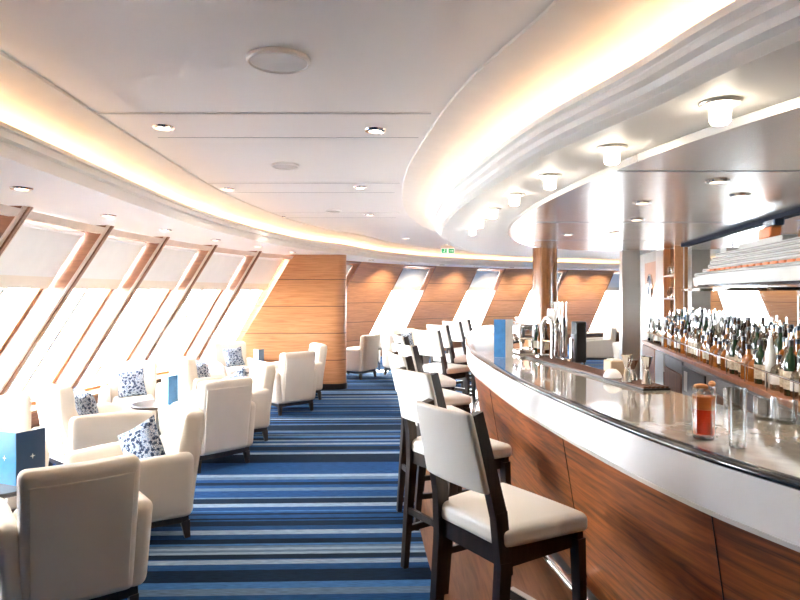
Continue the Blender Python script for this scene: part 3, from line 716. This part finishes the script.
def make_cushion():
    n = 14; vs = []; fs = []
    for sd in (1, -1):
        for i in range(n + 1):
            for j in range(n + 1):
                u, v = -1 + 2 * i / n, -1 + 2 * j / n
                th = .06 * max(0, (1 - u ** 4)) ** .6 * max(0, (1 - v ** 4)) ** .6
                pin = 1 - .10 * (1 - abs(u)) * abs(v) ** 3 - .0; pin2 = 1 - .10 * (1 - abs(v)) * abs(u) ** 3
                vs.append((sd * th, u * .145 * pin2, v * .15 * pin))
    m = (n + 1) ** 2
    for sd in range(2):
        for i in range(n):
            for j in range(n):
                a = sd * m + i * (n + 1) + j; f = (a, a + 1, a + n + 2, a + n + 1); fs.append(f if sd == 0 else f[::-1])
    o = MB().add(vs, fs).build('throw_pillow', 'pattern', None, 180); return tag(o, '', 'cushion', 'blue and white patterned cushions')
CU = make_cushion(); first = True
for key, offy, l in (('B0', .10, 'blue and white patterned cushion on the second nearest aisle armchair'), ('C1', .0, 'patterned cushion peeping over the arm of the nearest window armchair'),
                     ('D1', -.02, 'patterned cushion on the armchair that faces the camera'), ('B1', .06, 'patterned cushion on the armchair past the middle aisle chair'),
                     ('C2', .0, 'patterned cushion on the window armchair behind the tall blue menu'), ('D2', .0, 'patterned cushion on the last window armchair before the pier'),
                     ('F3', .0, 'small patterned cushion on the chair under the far windows')):
    x, y, a, _ = chairs[key]; o = CU if first else CU.copy()
    if not first: COL.objects.link(o)
    first = False; a = R(a); lx, ly = (-.085, offy) if key not in ('B0', 'B1') else (-.05, offy)
    o.location = (x + lx * cos(a) - ly * sin(a), y + lx * sin(a) + ly * cos(a), .60); o.rotation_euler = (.12, -.32, a) if key not in ('B0', 'B1') else (.55, -.3, a + .75); o['label'] = l

# small tables with folded menus
def make_table():
    t = thing('side_table', '', 'table', group='small lounge tables')
    MB().lathe([(.255, .462), (.262, .468), (.262, .482), (.255, .488)], n=40).build('table_top', 'dark', t)
    MB().lathe([(.035, .02), (.028, .2), (.035, .462)], n=20).build('pedestal', 'chrome', t)
    MB().lathe([(.19, 0), (.19, .012), (.05, .03)], n=32).build('base', 'chrome', t)
    return t
TB = make_table()
for (x, y), l in (((-2.32, 3.62), 'small round dark table under the bright blue menu'), ((-2.40, 6.2), 'small round dark table in the middle seating group'),
                  ((-2.06, 8.86), 'small round dark table before the wood pier'), ((-.42, 12.45), 'small round table past the wood pier')):
    place(TB, (x, y, .006), 0, l)
def menu(loc, rz, label, m1, m2, w1, h, ang, star=False, w2=None):
    t = thing('folded_menu', label, 'menu', loc, rz, 'standing folded menus'); w2 = w2 or w1
    # spine at origin, pointing to the viewer (-y); panels open backwards
    a1, a2 = R(180 - ang / 2 - 0) , R(ang / 2)
    for nm, aa, wd, mt in (('cover', R(90 + ang / 2), w1, m1), ('back_cover', R(90 - ang / 2), w2, m2)):
        dx, dy = cos(aa), sin(aa); p = MB().bar((0, 0, h / 2), (dx * wd, dy * wd, h / 2), h, .006, side=Vector((0, 0, 1))).build(nm, mt, t)
        if star:
            c = Vector((dx * wd * .55, dy * wd * .55, h * .5)); nrm = Vector((-dy, dx, 0)); nrm = -nrm if nrm.y > 0 else nrm; tt = Vector((dx, dy, 0)); pts = []
            for k in range(8):
                r = .016 if k % 2 == 0 else .005; pts.append(c + nrm * .0045 + tt * r * cos(k * pi / 4) + Vector((0, 0, r * sin(k * pi / 4))))
            pts2 = [q - nrm * .002 for q in pts]
            MB().add(pts + pts2, [tuple(range(8)), tuple(range(15, 7, -1))] + [(k, (k + 1) % 8, (k + 1) % 8 + 8, k + 8) for k in range(8)]).build('star_mark', 'card', p)
    return t
menu((-2.19, 3.55, .494), R(20), 'bright blue and navy folded menu on the nearest table', 'cyan', 'navycard', .17, .30, 95, True)
menu((-2.24, 6.02, .494), R(14), 'pale blue tall menu on the middle table', 'blue', 'blue', .13, .29, 70)
menu((-2.0, 8.8, .494), R(10), 'small blue menu on the table before the wood pier', 'blue', 'navycard', .12, .29, 70)
menu((-.42, 12.4, .494), R(0), 'tiny blue and white menu on the table past the wood pier', 'blue', 'card', .11, .29, 70)
menu((.80, 4.72, 1.101), R(8), 'blue and white folded menu standing on the bar counter', 'blue', 'card', .09, .29, 110)

# ---------------------------------------------------------------- bar stools
def make_stool():
    t = thing('bar_stool', '', 'bar stool', group='bar stools along the counter')
    seat = lambda x, y, z: (x, y * (1 + .2 * (x + .2) / .4), z + (.022 * max(0, 1 - (x / .24) ** 2) * max(0, 1 - (y / .24) ** 2) if z > .70 else 0))
    MB().soft(-.225, .235, -.205, .205, .665, .738, .026, 7, seat).build('seat', 'leather', t, 180)
    fr = MB()
    for x0, x1, y0, y1 in ((-.21, .21, .168, .2), (-.21, .21, -.2, -.168), (.18, .215, -.228, .228), (-.215, -.18, -.18, .18)): fr.box(x0, x1, y0, y1, .60, .672)
    fr.build('seat_frame', 'dark', t)
    for sg in (-1, 1):
        y = sg * .185
        yt = sg * .150; ym = sg * .175; m = MB().bar((-.265, y, 0), (-.205, y, .62), .036, .036, .038, .062).bar((-.205, y, .60), (-.222, ym, .80), .038, .062, .037, .062).bar((-.222, ym, .79), (-.318, yt, 1.16), .037, .062, .032, .052)
        m.build('rear_post', 'dark', t)
        MB().bar((.225, sg * .222, 0), (.20, sg * .212, .64), .032, .032, .046, .046).build('front_leg', 'dark', t)
        MB().bar((-.245, y, .22), (.215, sg * .2, .22), .036, .022, side=Vector((0, 0, 1))).build('side_stretcher', 'dark', t)
    MB().bar((-.24, -.18, .33), (-.24, .18, .33), .036, .022, side=Vector((0, 0, 1))).build('rear_stretcher', 'dark', t)
    p = MB().bar((.218, -.21, .26), (.218, .21, .26), .04, .026, side=Vector((0, 0, 1))).build('footrest', 'dark', t)
    MB().box(.204, .236, -.18, .18, .281, .285).build('metal_plate', 'steel', p)
    bk = lambda x, y, z: (x - .022 * (1 - (y / .18) ** 2) - (z - .80) * .27, y * (1.10 - (z - .87) * .35), z)
    MB().soft(-.272, -.240, -.168, .168, .87, 1.165, .014, 7, bk).build('backrest', 'leather', t, 180)
    return t
ST = make_stool(); ST.scale = (.89, 1, 1)
stools = [(.425, 2.50, 33, 'nearest bar stool with white leather back and dark legs'), (.325, 3.58, 34, 'second bar stool from the camera'), (.275, 4.42, 18, 'third bar stool from the camera'),
          (.30, 5.25, 26, 'fourth bar stool from the camera'), (.29, 6.25, 14, 'fifth bar stool from the camera'), (.50, 7.25, 48, 'sixth bar stool, at the bend of the bar'),
          (.70, 8.35, 44, 'seventh bar stool, third from the far end'), (.98, 9.3, 40, 'eighth bar stool, second from the far end'), (1.30, 10.1, 20, 'farthest bar stool round the bend of the bar')]
for x, y, a, l in stools: place(ST, (x, y, .0065), R(a), l)

# ---------------------------------------------------------------- things on the bar
ZT = 1.1015
v = Vector((1.30 - 1.03, 3.15 - 4.75, 0)); L = v.length
t = thing('drip_tray', 'long dark slatted bar tray along the inner edge of the counter', 'tray', (1.165, 3.95, ZT), atan2(v.y, v.x))
MB().box(-L / 2, L / 2, -.075, .075, 0, .01).build('tray_base', 'black', t)
m = MB()
for k in range(6): m.box(-L / 2 + .005, L / 2 - .005, -.07 + k * .025, -.056 + k * .025, .01, .018)
m.build('slats', 'cabwood', t)
def jigger(x, y, h, label):
    t = thing('jigger', label, 'jigger', (x, y, ZT + .0185), 0, 'steel jiggers on the bar tray')
    MB().lathe([(.027, 0), (.028, .002), (.011, h * .5), (.009, h * .52), (.012, h * .55), (.031, h), (.029, h), (.011, h * .58), (.001, h * .57)], n=24, cap=False).build('cup', 'chrome', t)
    MB().lathe([(.0105, h * .5), (.0125, h * .515), (.0125, h * .535), (.0105, h * .55)], n=20, cap=False).build('waist_ring', 'chrome', t)
jigger(1.215, 3.33, .145, 'tall steel jigger at the left of the tray end')
jigger(1.285, 3.24, .145, 'tall steel jigger on the near end of the dark tray')
jigger(1.27, 3.40, .11, 'shorter steel jigger between the two tall ones')
t = thing('bar_bowl', 'small white upturned bowl beside the jiggers on the tray', 'bowl', (1.195, 3.50, ZT + .0185))
MB().lathe([(.05, 0), (.05, .01), (.04, .03), (.022, .045), (.001, .048)], n=24, cap=False).build('shell', 'white', t)
def tumbler(name, x, y, r, h, label, cat, z=ZT):
    t = thing(name, label, cat, (x, y, z))
    MB().lathe([(.001, 0), (r * .9, 0), (r, .006), (r * 1.06, h), (r * 1.0, h), (r * .94, .014), (.001, .014)], n=28, cap=False).build('glass_wall', 'glass', t)
    MB().lathe([(.001, .001), (r * .88, .001), (r * .9, .011), (.001, .013)], n=24, cap=False).build('glass_base', 'glass', t)
    return t
t = tumbler('cocktail_glass', 1.035, 2.12, .036, .175, 'tall cocktail glass of orange red drink with orange peel on the counter', 'drink')
MB().lathe([(.001, .018), (.0325, .018), (.0345, .10), (.001, .10)], n=24, cap=False).build('drink', 'drink', t)
MB().lathe([(.001, .1005), (.0345, .1005), (.0358, .145), (.001, .147)], n=24, cap=False).build('drink_top', 'froth', t)
for k, (x, y, z, a) in enumerate(((-.008, .006, .145, .4), (.010, -.010, .152, 1.1), (.006, .014, .158, .2))):
    o = MB().soft(-.012, .012, -.012, .012, -.012, .012, .004, 2).build('ice_cube', 'ice', t); o.location = (x, y, z); o.rotation_euler = (a, .5, a)
MB().soft(-.032, .012, -.012, .012, .172, .186, .006, 5, lambda x, y, z: (x, y, z - 8 * (x + .01) ** 2)).build('orange_peel', 'peel', t)
o = MB().lathe([(.001, -.011), (.009, -.007), (.012, 0), (.009, .007), (.001, .011)], n=14, cap=False).build('cherry', 'peel', t); o.location = (.028, 0, .186)
tumbler('highball_glass', 1.085, 2.00, .026, .19, 'empty tall clear highball glass beside the orange cocktail', 'glass')
for k, (x, y, l) in enumerate(((1.425, 2.66, 'clear rocks glass nearest the orange cocktail'), (1.435, 2.45, 'middle clear rocks glass on the inner counter edge'),
                               (1.475, 2.38, 'clear rocks glass beside the middle one'), (1.49, 2.24, 'clear rocks glass cut by the picture edge'))):
    o = tumbler('rocks_glass', x, y, .038, .085, l, 'glass'); o['group'] = 'rocks glasses on the counter edge'

# beer font and equipment at the middle of the bar
t = thing('beer_font', 'chrome arched beer font with white tap handles on the bar', 'beer tap', (1.06, 4.62, ZT + .0185), R(-80))
MB().lathe([(.06, 0), (.06, .012), (.035, .02)], n=24).build('base_flange', 'chrome', t)
arc = [(-.0, 0, .0), (0, 0, .16)] + [(.09 - .09 * cos(q), 0, .20 + .09 * sin(q)) for q in [pi * k / 8 for k in range(0, 9)]] + [(.18, 0, .01)]
MB().tube(arc, .017, 12).build('arched_pipe', 'chrome', t)
for x in (.04, .09, .14):
    q = MB().tube([(x, 0, .26), (x, .07, .255), (x, .08, .20)], .008, 8).build('tap_spout', 'chrome', t)
    MB().lathe([(.008, .0), (.014, .03), (.011, .09), (.001, .095)], (x, .03, .265), 12, False).build('tap_handle', 'white', q)
MB().tube([(0, 0, .12), (.18, 0, .12)], .010, 8).build('cross_bar', 'chrome', t)
t = thing('coffee_machine', 'tall black machine with steel pipe behind the bar taps', 'machine', (1.27, 4.42, ZT + .0), R(100))
MB().soft(-.042, .042, -.04, .04, 0, .29, .010, 3).build('housing', 'black', t)
MB().box(-.03, .03, .040, .047, .03, .2).build('front_plate', 'grey', t)
MB().tube([(-.02, .065, .0), (-.02, .065, .17)], .011, 8).tube([(-.02, .04, .16), (-.02, .068, .16)], .008, 8).build('steel_pipe', 'chrome', t)
MB().box(.005, .03, .047, .053, .035, .06).build('indicator', 'redcap', t)
for k, (x, y, l) in enumerate(((1.21, 4.80, 'slim clear straw cylinder nearer the round column'), (1.265, 4.80, 'slim clear straw cylinder beside the black machine'))):
    t = thing('straw_cylinder', l, 'straw holder', (x, y, ZT), 0, 'clear straw cylinders'); MB().lathe([(.022, 0), (.022, .42), (.019, .42), (.019, .006)], n=20, cap=False).build('glass_tube', 'glass', t)
    MB().lathe([(.026, 0), (.026, .30), (.001, .30)], n=20, cap=False).build('steel_sleeve', 'chrome', t)
t = thing('espresso_machine', 'low chrome espresso machine with black portafilter by the beer font', 'coffee machine', (.985, 5.05, ZT), R(-78))
MB().soft(-.12, .12, -.07, .07, .12, .24, .02, 3).build('boiler_housing', 'chrome', t)
MB().soft(-.12, .12, -.07, .07, 0, .04, .01, 3).build('drip_base', 'chrome', t)
for x in (-.105, .105): MB().tube([(x, .05, .03), (x, .05, .13)], .012, 8).build('pillar', 'chrome', t)
for x in (-.05, .05):
    g = MB().lathe([(.028, .09), (.03, .12)], (x, -.02, 0), 18).build('group_head', 'chrome', t)
    MB().tube([(x, -.04, .10), (x, -.15, .085)], [.008, .013], 10).build('portafilter_handle', 'black', g)
MB().tube([(-.12, -.06, .26), (.12, -.06, .26)], .006, 6).tube([(-.12, -.06, .24), (-.12, -.06, .26)], .005, 6).tube([(.12, -.06, .24), (.12, -.06, .26)], .005, 6).build('cup_rail', 'chrome', t)
for k in range(5):
    t = thing('espresso_cup', ['first', 'second', 'third', 'fourth', 'fifth'][k] + ' small glass on top of the chrome espresso machine, from the menu', 'cup', Vector((.985, 5.05, ZT + .2405)) + Vector(((-.085 + k * .042) * cos(R(-78)), (-.085 + k * .042) * sin(R(-78)), 0)), 0, 'small glasses on the espresso machine')
    MB().lathe([(.001, 0), (.014, 0), (.018, .055), (.016, .055), (.012, .006), (.001, .006)], n=16, cap=False).build('glass_wall', 'glass', t)
lk = [('brown', 'first'), ('green', 'second'), ('amber', 'third'), ('brown', 'fourth')]
for k, (mt, nm) in enumerate(lk):
    t = thing('cordial_bottle', nm + ' short dark bottle in the small row behind the bar menu', 'bottle', (1.13 + .018 * k, 5.32 - .085 * k, ZT), 0, 'short bottles by the espresso machine')
    MB().lathe([(.028, 0), (.030, .006), (.030, .12), (.012, .16), (.011, .20)], n=14).build('glass_body', mt, t)
    MB().lathe([(.012, .2), (.012, .225)], n=10).build('cap', 'black', t)
    MB().lathe([(.0312, .03), (.0312, .09)], n=14, cap=False).build('paper_label', 'paper', t)
t = thing('napkin_box', 'small beige napkin box behind the bar tray', 'box', (1.30, 3.78, ZT), R(97))
MB().soft(-.05, .05, -.045, .045, 0, .085, .008, 2).build('box_shell', 'beige', t)
MB().box(-.035, .035, -.03, .03, .085, .092).build('napkins', 'card', t)
